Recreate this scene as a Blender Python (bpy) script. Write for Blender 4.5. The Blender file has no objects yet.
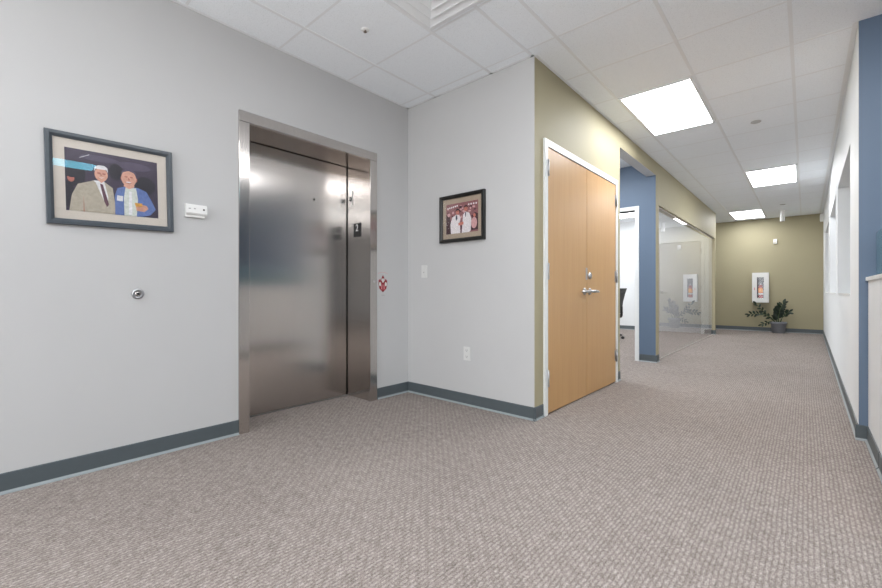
import bpy, bmesh, math, random
from mathutils import Vector, Matrix
random.seed(7)
SC = bpy.context.scene
COL = SC.collection

# ------------------------------------------------------------------ camera
cam_d = bpy.data.cameras.new('camera')
cam = bpy.data.objects.new('camera', cam_d); COL.objects.link(cam)
cam.location = (0, 0, 0.972)
YAW = math.atan(364.2 / 412.0)
cam.rotation_euler = (math.pi / 2, 0, YAW)
cam_d.sensor_fit = 'HORIZONTAL'; cam_d.sensor_width = 36.0
cam_d.lens = 36.0 * 412.0 / 882.0
cam_d.shift_y = -2.6 / 882.0
cam_d.clip_start = 0.02
SC.camera = cam

# ------------------------------------------------------------------ world, exposure
w = bpy.data.worlds.new('world'); SC.world = w; w.use_nodes = True
w.node_tree.nodes['Background'].inputs[0].default_value = (0.45, 0.62, 0.8, 1)
w.node_tree.nodes['Background'].inputs[1].default_value = 0.6
SC.view_settings.view_transform = 'Standard'
SC.view_settings.look = 'None'
SC.view_settings.gamma = 1.0
SC.view_settings.use_curve_mapping = False
SC.view_settings.exposure = 0.15
LIGHT = 16.0            # radiance of the troffer lenses
def window_light(name, loc, rot, w, h, power, rgb=(0.98, 0.99, 1.0)):
    """added area fill light"""
    d = bpy.data.lights.new(name, 'AREA'); d.shape = 'RECTANGLE'; d.size = w; d.size_y = h; d.energy = power; d.color = rgb
    o = bpy.data.objects.new(name, d); COL.objects.link(o); o.location = loc; o.rotation_euler = rot
    return o
PI2 = math.pi / 2
window_light('fill_front', (-1.1, -3.97, 1.3), (PI2, 0, 0), 3.4, 2.0, 92)  # added fill behind the camera, standing in for daylight
window_light('ceiling_fill', (0.3, -0.7, 1.15), (math.pi, 0, 0), 2.6, 2.6, 70, (1, 0.985, 0.965))  # added upward fill that brightens the ceiling
window_light('fill_office', (3.28, 8.2, 1.5), (PI2, 0, PI2), 7.0, 1.8, 55)  # added fill for the space behind the right wall openings
window_light('fill_room', (-4.98, 7.9, 1.5), (PI2, 0, -PI2), 3.0, 1.9, 85)  # added fill brightening the glass fronted room in place of daylight
SC.cycles.max_bounces = 14
SC.cycles.diffuse_bounces = 9
SC.cycles.glossy_bounces = 6
SC.cycles.transparent_max_bounces = 12
SC.cycles.use_denoising = True

# ------------------------------------------------------------------ colours and materials
def lin(c):
    return tuple(((v / 255) / 12.92 if v / 255 <= 0.04045 else (((v / 255) + 0.055) / 1.055) ** 2.4) for v in c) + (1,)

CARPET_RIB = 0.24
class G:
    """thin wrapper round a node tree"""
    def __init__(self, name):
        self.m = bpy.data.materials.new(name); self.m.use_nodes = True
        self.t = self.m.node_tree; self.n = self.t.nodes
        self.b = self.n['Principled BSDF']; self.out = self.n['Material Output']
    def node(self, kind, **props):
        n = self.n.new(kind)
        for k, v in props.items(): setattr(n, k, v)
        return n
    def link(self, a, b): self.t.links.new(a, b)
    def coords(self, scale=(1, 1, 1), kind='Object'):
        tc = self.node('ShaderNodeTexCoord'); mp = self.node('ShaderNodeMapping')
        mp.inputs['Scale'].default_value = scale
        self.link(tc.outputs[kind], mp.inputs['Vector']); return mp.outputs['Vector']
    def noise(self, vec, scale, detail=3, rough=0.55):
        n = self.node('ShaderNodeTexNoise'); n.inputs['Scale'].default_value = scale
        n.inputs['Detail'].default_value = detail; n.inputs['Roughness'].default_value = rough
        self.link(vec, n.inputs['Vector']); return n.outputs['Fac']
    def ramp(self, fac, stops):
        r = self.node('ShaderNodeValToRGB'); e = r.color_ramp.elements
        e[0].position, e[0].color = stops[0]; e[1].position, e[1].color = stops[-1]
        for p, c in stops[1:-1]:
            x = e.new(p); x.color = c
        self.link(fac, r.inputs[0]); return r.outputs['Color']
    def bump(self, h, strength, dist=0.002):
        b = self.node('ShaderNodeBump'); b.inputs['Strength'].default_value = strength
        b.inputs['Distance'].default_value = dist
        self.link(h, b.inputs['Height']); self.link(b.outputs['Normal'], self.b.inputs['Normal'])

def plain(name, rgb, rough=0.5, metal=0.0, var=0.05, scale=30, bump=0.0, spec=0.5, coat=0.0):
    g = G(name)
    c = lin(rgb)
    v = g.coords(); f = g.noise(v, scale)
    lo = tuple(x * (1 - var) for x in c[:3]) + (1,); hi = tuple(min(1, x * (1 + var)) for x in c[:3]) + (1,)
    g.link(g.ramp(f, [(0.3, lo), (0.7, hi)]), g.b.inputs['Base Color'])
    g.b.inputs['Roughness'].default_value = rough; g.b.inputs['Metallic'].default_value = metal
    g.b.inputs['Specular IOR Level'].default_value = spec
    g.b.inputs['Coat Weight'].default_value = coat
    if bump: g.bump(f, bump)
    return g.m

def paint(name, rgb, rough=0.55):
    g = G(name); c = lin(rgb); v = g.coords()
    f = g.noise(v, 3, 2)
    lo = tuple(x * 0.985 for x in c[:3]) + (1,)
    g.link(g.ramp(f, [(0.35, lo), (0.65, c)]), g.b.inputs['Base Color'])
    g.b.inputs['Roughness'].default_value = rough
    g.b.inputs['Specular IOR Level'].default_value = 0.35
    g.bump(g.noise(v, 260, 2), 0.06, 0.001)
    return g.m

def carpet_mat():
    """woven loop carpet: ribs along y, each rib a chain of staggered pale loops, over mottled taupe yarn"""
    g = G('carpet'); v = g.coords()
    def math_(op, a, b=None, c=None, clamp=False):
        n = g.node('ShaderNodeMath', operation=op, use_clamp=clamp)
        for i, x in enumerate((a, b, c)):
            if x is None: continue
            if isinstance(x, (int, float)): n.inputs[i].default_value = x
            else: g.link(x, n.inputs[i])
        return n.outputs[0]
    sp = g.node('ShaderNodeSeparateXYZ'); g.link(v, sp.inputs[0])
    wob = g.noise(v, 9, 2)
    xr = math_('ADD', math_('DIVIDE', sp.outputs[0], 0.0165), math_('MULTIPLY', wob, 0.9))
    row = math_('FLOOR', xr); fr = math_('FRACT', xr)
    rib = math_('SINE', math_('MULTIPLY', fr, math.pi))                     # 0..1..0 across a rib
    yy = math_('ADD', math_('DIVIDE', sp.outputs[1], 0.046), math_('ADD', math_('MULTIPLY', row, 0.38), math_('MULTIPLY', g.noise(v, 30, 2), 1.6)))
    loop = math_('MULTIPLY_ADD', math_('SINE', math_('MULTIPLY', yy, 2 * math.pi)), 0.5, 0.5)
    h = math_('MULTIPLY', rib, math_('MULTIPLY_ADD', loop, 0.6, 0.4))
    fine = g.noise(g.coords((230, 120, 1)), 1.0, 4, 0.75)
    mott = g.noise(v, 22, 4, 0.65)
    big = g.noise(v, 1.3, 2)
    t = math_('MULTIPLY_ADD', h, CARPET_RIB, math_('MULTIPLY_ADD', fine, 1.35, math_('MULTIPLY_ADD', mott, 0.40, math_('MULTIPLY', big, 0.12))))
    t = math_('SUBTRACT', t, 0.67)
    c = g.ramp(t, [(0.10, lin((96, 88, 83))), (0.36, lin((136, 127, 122))), (0.59, lin((166, 157, 151))), (0.87, lin((218, 209, 203)))])
    g.link(c, g.b.inputs['Base Color'])
    g.b.inputs['Roughness'].default_value = 0.95; g.b.inputs['Specular IOR Level'].default_value = 0.1
    g.bump(math_('ADD', h, math_('MULTIPLY', fine, 0.5)), 0.35, 0.003)
    return g.m

def tile_mat():
    g = G('ceiling_tile'); v = g.coords()
    f = g.noise(v, 170, 4, 0.7); f2 = g.noise(v, 60, 2)
    c = g.ramp(f, [(0.28, lin((206, 209, 212))), (0.42, lin((236, 240, 244))), (0.7, lin((242, 246, 250)))])
    g.link(c, g.b.inputs['Base Color']); g.b.inputs['Roughness'].default_value = 0.95
    g.b.inputs['Specular IOR Level'].default_value = 0.1
    g.bump(f, 0.25, 0.002)
    return g.m

def wood_mat():
    g = G('maple_veneer'); v = g.coords((26, 26, 1.1))
    f = g.noise(v, 1.6, 5, 0.6); v2 = g.coords((2.0, 2.0, 0.5)); f2 = g.noise(v2, 1.2, 2)
    mix = g.node('ShaderNodeMath', operation='MULTIPLY_ADD'); mix.inputs[1].default_value = 0.55
    g.link(f, mix.inputs[0]); 
    m3 = g.node('ShaderNodeMath', operation='MULTIPLY'); m3.inputs[1].default_value = 0.45
    g.link(f2, m3.inputs[0]); g.link(m3.outputs[0], mix.inputs[2])
    c = g.ramp(mix.outputs[0], [(0.3, lin((184, 142, 93))), (0.5, lin((190, 149, 99))), (0.75, lin((197, 157, 107)))])
    g.link(c, g.b.inputs['Base Color']); g.b.inputs['Roughness'].default_value = 0.42
    g.b.inputs['Coat Weight'].default_value = 0.12; g.b.inputs['Coat Roughness'].default_value = 0.25
    return g.m

def steel_mat(name='brushed_steel', rgb=(205, 200, 196), rough=0.19, aniso=0.85):
    g = G(name); v = g.coords((420, 420, 1.2))
    f = g.noise(v, 1.0, 2)
    c = lin(rgb)
    g.link(g.ramp(f, [(0.3, tuple(x * 0.9 for x in c[:3]) + (1,)), (0.7, c)]), g.b.inputs['Base Color'])
    g.b.inputs['Metallic'].default_value = 1.0; g.b.inputs['Roughness'].default_value = rough
    g.b.inputs['Anisotropic'].default_value = aniso
    g.b.inputs['Anisotropic Rotation'].default_value = 0.0
    tg = g.node('ShaderNodeTangent', direction_type='UV_MAP'); tg.uv_map = 'UVMap'
    g.link(tg.outputs[0], g.b.inputs['Tangent'])
    return g.m

def emit_mat(name, rgb, strength):
    g = G(name); v = g.coords((10, 10, 10)); f = g.noise(v, 2.0)
    g.b.inputs['Base Color'].default_value = (0.8, 0.8, 0.8, 1)
    g.b.inputs['Emission Color'].default_value = lin(rgb); g.b.inputs['Emission Strength'].default_value = strength
    return g.m

def pane_mat(name, tint=(1, 1, 1, 1), ior=1.5, boost=1.6, rough=0.0):
    g = G(name)
    tr = g.node('ShaderNodeBsdfTransparent'); tr.inputs[0].default_value = tint
    gl = g.node('ShaderNodeBsdfGlossy'); gl.inputs['Roughness'].default_value = rough
    fr = g.node('ShaderNodeFresnel'); fr.inputs['IOR'].default_value = ior
    mu = g.node('ShaderNodeMath', operation='MULTIPLY', use_clamp=True); mu.inputs[1].default_value = boost
    ms = g.node('ShaderNodeMixShader')
    geo = g.node('ShaderNodeNewGeometry'); out = g.node('ShaderNodeMath', operation='SUBTRACT'); out.inputs[0].default_value = 1
    g.link(geo.outputs['Backfacing'], out.inputs[1])         # the second face of the sheet only lets light out
    m2 = g.node('ShaderNodeMath', operation='MULTIPLY'); g.link(out.outputs[0], m2.inputs[1])
    g.link(fr.outputs[0], mu.inputs[0]); g.link(mu.outputs[0], m2.inputs[0]); g.link(m2.outputs[0], ms.inputs[0])
    g.link(tr.outputs[0], ms.inputs[1]); g.link(gl.outputs[0], ms.inputs[2])
    g.link(ms.outputs[0], g.out.inputs['Surface'])
    return g.m

M = dict(
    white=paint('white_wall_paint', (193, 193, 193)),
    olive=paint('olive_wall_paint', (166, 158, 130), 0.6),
    white_lit=paint('white_wall_paint_lit', (222, 225, 227)),  # same wall paint made lighter, standing in for stronger light
    blue=paint('blue_wall_paint', (95, 112, 133), 0.5),
    carpet=carpet_mat(), tile=tile_mat(),
    grid=plain('tee_bar_white', (226, 228, 230), 0.45, var=0.01),
    base=plain('grey_cove_base', (80, 88, 92), 0.45, var=0.03),
    toe=plain('grey_cove_toe_lit', (140, 148, 150), 0.4, var=0.02),  # the cove base again, its caught light put into the colour
    steel=steel_mat(), steel_dark=steel_mat('brushed_steel_soffit', (150, 138, 130), 0.22, 0.3),  # soffit steel darker and browner, carpet reflection put into the colour
    chrome=plain('satin_nickel', (182, 182, 184), 0.3, 1.0, 0.03),
    gap=plain('black_gap', (18, 17, 17), 0.7),
    wood=wood_mat(), trimw=plain('white_metal_frame', (226, 228, 228), 0.35, var=0.01),
    plastic=plain('white_plastic', (228, 228, 226), 0.4, var=0.01),
    plate=plain('ivory_plate', (212, 212, 210), 0.4, var=0.01),
    black=plain('black_plastic', (22, 22, 24), 0.4),
    light=emit_mat('troffer_lens', (250, 252, 255), LIGHT),
    light_cyan=emit_mat('added_cyan_lens', (120, 225, 255), LIGHT * 0.5),
    pane=pane_mat('clear_glass'), teal=None,
    frame_grey=plain('charcoal_moulding', (66, 73, 80), 0.35, var=0.06),
    frame_black=plain('black_moulding', (24, 24, 22), 0.3, var=0.1),
    mat_cream=plain('cream_mat_board', (208, 200, 190), 0.8, var=0.02),
    mat_taupe=plain('taupe_mat_board', (172, 156, 138), 0.8, var=0.02),
    red=plain('red_print', (140, 22, 36), 0.5), pink=plain('pink_print', (214, 140, 145), 0.5),
    pale=plain('pale_print', (214, 214, 208), 0.5), darkred=plain('dark_red_print', (96, 30, 38), 0.5),
    greyprint=plain('grey_print', (120, 120, 120), 0.5),
)

# ------------------------------------------------------------------ mesh building
class MB:
    def __init__(self): self.v = []; self.f = []; self.m = []; self.smooth = []
    def add(self, vs, fs, mi=0, sm=False):
        o = len(self.v); self.v += [tuple(p) for p in vs]
        for i, f in enumerate(fs):
            self.f.append([o + k for k in f])
            self.m.append(mi[i] if isinstance(mi, (list, tuple)) else mi); self.smooth.append(sm)
        return self
    def box(self, x0, x1, y0, y1, z0, z1, mi=0, faces=None):
        vs = [(x, y, z) for x in (x0, x1) for y in (y0, y1) for z in (z0, z1)]
        fs = dict([('-x', (0, 1, 3, 2)), ('+x', (4, 6, 7, 5)), ('-y', (0, 4, 5, 1)), ('+y', (2, 3, 7, 6)), ('-z', (0, 2, 6, 4)), ('+z', (1, 5, 7, 3))])
        faces = faces or {}
        return self.add(vs, list(fs.values()), [faces.get(k, mi) for k in fs])
    def bbox(self, x0, x1, y0, y1, z0, z1, b=0.002, mi=0):
        """box with chamfered edges on every side"""
        bm = bmesh.new()
        r = bmesh.ops.create_cube(bm, size=1)
        for v in bm.verts:
            v.co = Vector(((x0 + x1) / 2 + v.co.x * (x1 - x0), (y0 + y1) / 2 + v.co.y * (y1 - y0), (z0 + z1) / 2 + v.co.z * (z1 - z0)))
        bmesh.ops.bevel(bm, geom=list(bm.edges), offset=b, segments=2, affect='EDGES', profile=0.6)
        bm.verts.index_update()
        self.add([v.co[:] for v in bm.verts], [[v.index for v in f.verts] for f in bm.faces], mi); bm.free(); return self
    def prism(self, pts, axis, a0, a1, mi=0):
        """closed outline pts (two coords) extruded along axis 0/1/2"""
        def mk(p, a):
            return {0: (a, p[0], p[1]), 1: (p[0], a, p[1]), 2: (p[0], p[1], a)}[axis]
        n = len(pts)
        vs = [mk(p, a0) for p in pts] + [mk(p, a1) for p in pts]
        fs = [list(range(n))[::-1], list(range(n, 2 * n))] + [(i, (i + 1) % n, n + (i + 1) % n, n + i) for i in range(n)]
        return self.add(vs, fs, mi)
    def lathe(self, prof, c=(0, 0, 0), axis=2, seg=24, mi=0, sm=True, cap=True):
        """prof: (radius, height) pairs turned round an axis through c"""
        vs = []; n = len(prof)
        for r, h in prof:
            for k in range(seg):
                a = 2 * math.pi * k / seg; p, q = r * math.cos(a), r * math.sin(a)
                v = {2: (p, q, h), 1: (p, h, q), 0: (h, p, q)}[axis]
                vs.append((v[0] + c[0], v[1] + c[1], v[2] + c[2]))
        fs = [(i * seg + k, i * seg + (k + 1) % seg, (i + 1) * seg + (k + 1) % seg, (i + 1) * seg + k) for i in range(n - 1) for k in range(seg)]
        self.add(vs, fs, mi, sm)
        if cap:
            self.add([vs[k] for k in range(seg)], [list(range(seg))[::-1]], mi)
            self.add([vs[(n - 1) * seg + k] for k in range(seg)], [list(range(seg))], mi)
        return self
    def tube(self, pts, r, seg=10, mi=0):
        """round tube through pts; r a number or one per point"""
        P = [Vector(p) for p in pts]; R = r if isinstance(r, (list, tuple)) else [r] * len(P)
        vs = []
        for i, p in enumerate(P):
            d = (P[min(i + 1, len(P) - 1)] - P[max(i - 1, 0)]).normalized()
            u = d.cross(Vector((0, 0, 1)) if abs(d.z) < 0.9 else Vector((1, 0, 0))).normalized(); t = d.cross(u)
            for k in range(seg):
                a = 2 * math.pi * k / seg
                vs.append(p + (u * math.cos(a) + t * math.sin(a)) * R[i])
        fs = [(i * seg + k, i * seg + (k + 1) % seg, (i + 1) * seg + (k + 1) % seg, (i + 1) * seg + k) for i in range(len(P) - 1) for k in range(seg)]
        fs += [list(range(seg))[::-1], [(len(P) - 1) * seg + k for k in range(seg)]]
        return self.add(vs, fs, mi, True)
    def poly(self, pts, y, mi=0):
        """flat outline in the x-z plane at depth y, facing -y"""
        return self.add([(p[0], y, p[1]) for p in pts], [list(range(len(pts)))], mi)
    def disc(self, cx, cz, rx, rz, y, mi=0, n=20):
        return self.poly([(cx + rx * math.cos(2 * math.pi * k / n), cz + rz * math.sin(2 * math.pi * k / n)) for k in range(n)], y, mi)
    def shear(self, fn):
        self.v = [fn(*p) for p in self.v]; return self
    def build(self, name, mats, parent=None):
        me = bpy.data.meshes.new(name); me.from_pydata(self.v, [], self.f)
        if not isinstance(mats, (list, tuple)): mats = [mats]
        for m in mats: me.materials.append(m)
        for p, mi, s in zip(me.polygons, self.m, self.smooth):
            p.material_index = mi; p.use_smooth = s
        me.validate(); me.update()
        bm = bmesh.new(); bm.from_mesh(me); bmesh.ops.recalc_face_normals(bm, faces=[f for f in bm.faces if f.calc_area() > 0]) if self.fix else None
        bm.to_mesh(me); bm.free()
        uv = me.uv_layers.new(name='UVMap')
        for p in me.polygons:
            n = p.normal
            for li in p.loop_indices:
                c = me.vertices[me.loops[li].vertex_index].co
                if abs(n.z) > 0.7: uv.data[li].uv = (c.x, c.y)
                elif abs(n.x) > abs(n.y): uv.data[li].uv = (c.y, c.z)
                else: uv.data[li].uv = (c.x, c.z)
        o = bpy.data.objects.new(name, me); COL.objects.link(o)
        if parent is not None: o.parent = parent
        return o
    fix = True

def text(name, body, size, loc, mat, parent, depth=0.0006):
    c = bpy.data.curves.new(name, 'FONT'); c.body = body; c.size = size; c.extrude = depth
    c.align_x = 'CENTER'; c.align_y = 'CENTER'; c.materials.append(mat)
    tmp = bpy.data.objects.new(name + '_curve', c); COL.objects.link(tmp)
    dg = bpy.context.evaluated_depsgraph_get(); me = bpy.data.meshes.new_from_object(tmp.evaluated_get(dg))
    bpy.data.objects.remove(tmp); me.name = name
    o = bpy.data.objects.new(name, me); COL.objects.link(o); o.parent = parent
    o.location = loc; o.rotation_euler = (math.pi / 2, 0, 0); return o

def tag(o, label=None, cat=None, group=None, kind=None):
    if label: o['label'] = label
    if cat: o['category'] = cat
    if group: o['group'] = group
    if kind: o['kind'] = kind
    return o
def thing(name, label, cat, loc=(0, 0, 0), rotz=0.0, group=None):
    o = bpy.data.objects.new(name, None); COL.objects.link(o); o.empty_display_size = 0.1
    o.location = loc; o.rotation_euler = (0, 0, rotz)
    return tag(o, label, cat, group)
def struct(name, mb, mats, parent=None):
    o = mb.build(name, mats, parent)
    if parent is None: o['kind'] = 'structure'
    return o
def copy_thing(o, parent=None):
    c = o.copy(); COL.objects.link(c)
    if parent is not None: c.parent = parent
    for ch in [x for x in bpy.data.objects if x.parent == o]: copy_thing(ch, c)
    return c
FACE_X = math.pi / 2       # a thing on a wall that faces +x: its own -y looks along +x

# ------------------------------------------------------------------ places (metres; the camera stands over the origin)
H = 2.743                  # ceiling
EX = -2.888                # elevator wall
CX = -1.525                # corridor's left wall
WY = 2.785                 # white wall with the small picture
RY = 3.835                 # end of the right wall
BY = 12.73                 # olive end wall
FY = 11.05                 # far wall of the glass fronted room
def rx(y): return 0.2625 + (y - RY) * 0.0052     # face of the right wall

# ------------------------------------------------------------------ floor and ceiling
struct('floor', MB().box(-5.3, 6.3, -4.3, 13.0, -0.12, 0.0), M['carpet'])
struct('ceiling', MB().box(-5.3, 6.3, -4.3, 13.0, H, H + 0.1), M['tile'])

xs = [-0.685 + 0.6125 * k for k in range(-8, 12)]
ys = [3.89 + 0.605 * k for k in range(-14, 16)]
g = MB()
def bars(x0, x1, y0, y1):
    for x in xs:
        if x0 + 0.03 < x < x1 - 0.03: g.box(x - 0.011, x + 0.011, y0, y1, H - 0.003, H)
    for y in ys:
        if y0 + 0.03 < y < y1 - 0.03: g.box(x0, x1, y - 0.008, y + 0.008, H - 0.0008, H)
    for (a, b, c, d) in ((x0, x0 + 0.022, y0, y1), (x1 - 0.022, x1, y0, y1), (x0, x1, y0, y0 + 0.022), (x0, x1, y1 - 0.022, y1)):
        g.box(a, b, c, d, H - 0.003, H)
bars(EX, CX - 0.0, -4.0, WY - 0.002)
def open_side(x0, x1, y0, y1):
    for x in xs:
        if x0 + 0.03 < x < x1 - 0.03: g.box(x - 0.011, x + 0.011, y0, y1, H - 0.003, H)
    for y in ys:
        if y0 < y < y1: g.box(x0, x1, y - 0.008, y + 0.008, H - 0.0008, H)
open_side(CX, 6.0, -4.0, RY)
open_side(CX, 0.262, RY, BY)
g.box(CX, CX + 0.022, WY, 11.165, H - 0.003, H); g.box(CX, 0.27, BY - 0.022, BY, H - 0.003, H)
g.box(0.235, 0.262, RY, BY, H - 0.003, H)
bars(-5.0, -1.65, 6.26, FY)
struct('trim_1', g, M['grid'])

# ------------------------------------------------------------------ walls
b = MB()
b.box(-3.6, EX, -4.1, 1.235, 0, H).box(-3.6, EX, 2.36, 2.9, 0, H).box(-3.6, EX, 1.235, 2.36, 2.20, H)
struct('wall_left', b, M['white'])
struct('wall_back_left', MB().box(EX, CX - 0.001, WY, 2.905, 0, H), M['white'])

b = MB(); o_, w_, u_ = 0, 1, 2
b.box(CX - 0.12, CX, WY + 0.0015, 2.935, 0, H, faces={'-y': 1})
b.box(CX - 0.12, CX, 2.935, 4.570, 2.135, H)
b.box(CX - 0.12, CX, 4.570, 4.690, 0, H)
b.box(CX - 0.12, CX, 4.690, 6.140, 2.557, H, faces={'-z': 1, '-x': 1})
b.box(CX - 0.12, CX, 6.140, 6.300, 0, H, faces={'-y': 2, '-x': 1})
b.box(CX - 0.12, CX, 6.300, 11.040, 2.172, H, faces={'-x': 1})
b.box(CX - 0.055, CX, 11.040, 11.165, 0, H)
b.box(CX - 0.12, CX - 0.055, 11.040, 11.165, 0, H, faces={'-y': 1, '-x': 1})
struct('wall_corridor_left', b, [M['olive'], M['white'], M['blue']])

# closet behind the wooden doors, side alcove and the room behind the glass
struct('wall_closet', MB().box(-5.0, CX - 0.12, 4.545, 4.665, 0, H), M['white'])
b = MB()
b.box(-5.0, -2.70, 6.140, 6.26, 0, H, faces={'-y': 1}).box(-1.79, CX - 0.12, 6.140, 6.26, 0, H, faces={'-y': 1})
b.box(-2.70, -1.79, 6.140, 6.26, 2.112, H, faces={'-y': 1})
struct('wall_alcove', b, [M['white'], M['blue']])
b = MB()
b.box(-5.0, -2.67, FY, FY + 0.11, 0, H).box(-1.79, CX - 0.12, FY, FY + 0.11, 0, H).box(-2.67, -1.79, FY, FY + 0.11, 2.135, H)
struct('wall_room_back', b, M['white_lit'])
struct('wall_room_left', MB().box(-5.1, -5.0, 4.5, 13.0, 0, H), M['white'])
struct('wall_back', MB().box(-5.0, 3.4, BY, BY + 0.12, 0, H), M['olive'])

# right wall with three openings, its thickness shows in the reveals
WIN = [(4.58, 6.47), (6.93, 8.86), (9.36, 11.25)]
TH = 0.20; ZS, ZH = 0.94, 2.14
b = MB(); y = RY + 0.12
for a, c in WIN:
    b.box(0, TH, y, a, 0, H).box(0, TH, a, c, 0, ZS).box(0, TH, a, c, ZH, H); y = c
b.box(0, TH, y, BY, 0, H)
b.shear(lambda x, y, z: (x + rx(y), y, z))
struct('wall_right', b, M['white_lit'])
struct('wall_right_end', MB().box(rx(RY), 6.0, RY, RY + 0.12, 0, H, faces={'-y': 1}), [M['white_lit'], M['blue']])
for i, (a, c) in enumerate(WIN):
    t = MB().box(-0.008, TH + 0.01, a + 0.001, c - 0.001, ZS, ZS + 0.014).shear(lambda x, y, z: (x + rx(y), y, z))
    struct('window_%d' % (i + 2), t, M['trimw'])

# the rest of the open office, seen only as reflections and light
struct('wall_front', MB().box(-3.3, 6.1, -4.15, -4.0, 0, H), M['white'])
struct('wall_office_right', MB().box(6.0, 6.15, -4.0, RY + 0.12, 0, H), M['blue'])
struct('wall_office_back', MB().box(3.3, 3.4, RY + 0.12, BY, 0, H), M['white'])

# baseboards: straight cove with a toe painted paler as if catching light
def base(name, runs):
    b = MB()
    for (x0, y0, x1, y1, nx, ny) in runs:
        d = Vector((x1 - x0, y1 - y0, 0)); L = d.length; d.normalize(); n = Vector((nx, ny, 0))
        prof = [(0, 0), (0.016, 0), (0.014, 0.006), (0.007, 0.014), (0.006, 0.096), (0.0, 0.099)]
        vs = [Vector((x0, y0, 0)) + n * p + Vector((0, 0, z)) for p, z in prof] + [Vector((x1, y1, 0)) + n * p + Vector((0, 0, z)) for p, z in prof]
        k = len(prof)
        b.add(vs, [(i, i + 1, k + i + 1, k + i) for i in range(k - 1)] + [list(range(k)), list(range(k, 2 * k))], [1, 1, 1, 0, 0, 0, 0])
    return struct(name, b, [M['base'], M['toe']])
base('baseboard_left', [(EX, -4.0, EX, 1.188, 1, 0), (EX, 2.398, EX, WY, 1, 0)])
base('baseboard_back_left', [(EX, WY, CX + 0.016, WY, 0, -1)])
base('baseboard_corridor_left', [(CX, WY - 0.016, CX, 2.918, 1, 0), (CX, 4.578, CX, 4.690, 1, 0), (CX, 6.140, CX, 6.30, 1, 0), (CX, 11.040, CX, 11.165, 1, 0)])
base('baseboard_alcove', [(-1.733, 6.140, CX + 0.016, 6.140, 0, -1), (-5.0, 6.140, -2.756, 6.140, 0, -1)])
base('baseboard_room_back', [(-5.0, FY, -2.72, FY, 0, -1), (-1.727, FY, -1.645, FY, 0, -1), (-1.645, 11.040, CX, 11.040, 0, -1)])
base('baseboard_back', [(-5.0, BY, rx(BY), BY, 0, -1)])
base('baseboard_right', [(rx(RY), RY, rx(BY), BY, -1, 0)])
base('baseboard_right_end', [(rx(RY) - 0.016, RY, 0.31, RY, 0, -1)])

# ------------------------------------------------------------------ elevator
ev = thing('elevator', 'stainless steel elevator entrance with closed door and floor number 2', 'elevator', (EX, 1.793, 0), FACE_X)
# local: x along the wall (1.793 -> 0), front is -y
L0, L1 = -0.608, 0.594; I0, I1 = -0.537, 0.517; HT = 2.133
MB().bbox(L0, I0, -0.014, 0.335, 0, HT, 0.002).build('jamb', M['steel'], ev)
MB().bbox(I1, L1, -0.014, 0.02, 0, HT, 0.002).build('jamb', M['steel'], ev)
MB().bbox(L0, L1, -0.015, 0.02, HT + 0.0015, 2.207, 0.002).build('header', M['steel'], ev)
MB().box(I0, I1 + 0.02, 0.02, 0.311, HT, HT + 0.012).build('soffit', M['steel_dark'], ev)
MB().box(I0, I1 + 0.03, 0.30, 0.362, HT + 0.034, HT + 0.044).build('gap_backing', M['gap'], ev)  # black sheet standing in for the shaft darkness above the door gap
MB().box(I1, I1 + 0.03, 0.02, 0.321, 0.004, HT).build('return_panel', M['steel'], ev)
MB().box(I0, I1 - 0.010, 0.328, 0.36, 0.008, HT + 0.03).build('door_panel', M['steel'], ev)
MB().box(I0, I1 + 0.03, 0.362, 0.38, 0, 2.19).build('shaft_backing', M['gap'], ev)
MB().box(I0, I1, 0.318, 0.362, 0, 0.006).build('sill', M['chrome'], ev)
k = MB().lathe([(0.009, 0.327), (0.009, 0.3255), (0.006, 0.325)], (0.17, 0, 1.775), 1, 16).build('lock_hole', M['black'], ev)
k = MB().lathe([(0.011, -0.014), (0.011, -0.017), (0.008, -0.018)], (0.562, 0, 1.06), 1, 16).build('key_switch', M['chrome'], ev)
# floor indicator and lantern sit on the return panel, which faces back along the wall (-x)
rp = bpy.data.objects.new('floor_indicator', None); COL.objects.link(rp); rp.parent = ev
rp.location = (I1, 0.17, 1.53); rp.rotation_euler = (0, 0, -math.pi / 2)
MB().bbox(-0.053, 0.053, -0.006, 0.0, -0.062, 0.062, 0.002).build('number_plate', M['black'], rp)
text('numeral', '2', 0.088, (0.0, -0.0066, 0.018), M['plastic'], rp)
ln = bpy.data.objects.new('hall_lantern', None); COL.objects.link(ln); ln.parent = ev
ln.location = (I1, 0.262, 1.825); ln.rotation_euler = (0, 0, -math.pi / 2)
MB().bbox(-0.030, 0.030, -0.003, 0, -0.085, 0.085, 0.001).build('lantern_plate', M['steel'], ln)
MB().lathe([(0.021, -0.006), (0.021, -0.010), (0.012, -0.013)], (-0.002, 0, 0.0), 1, 20).build('lamp_lens', M['black'], ln)
MB().lathe([(0.009, -0.0125), (0.006, -0.014)], (-0.002, 0, 0.0), 1, 16).build('lamp', M['plastic'], ln)
MB().bbox(0.014, 0.022, -0.008, -0.002, -0.055, 0.075, 0.001).build('lamp_bar', M['plastic'], ln)

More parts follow.
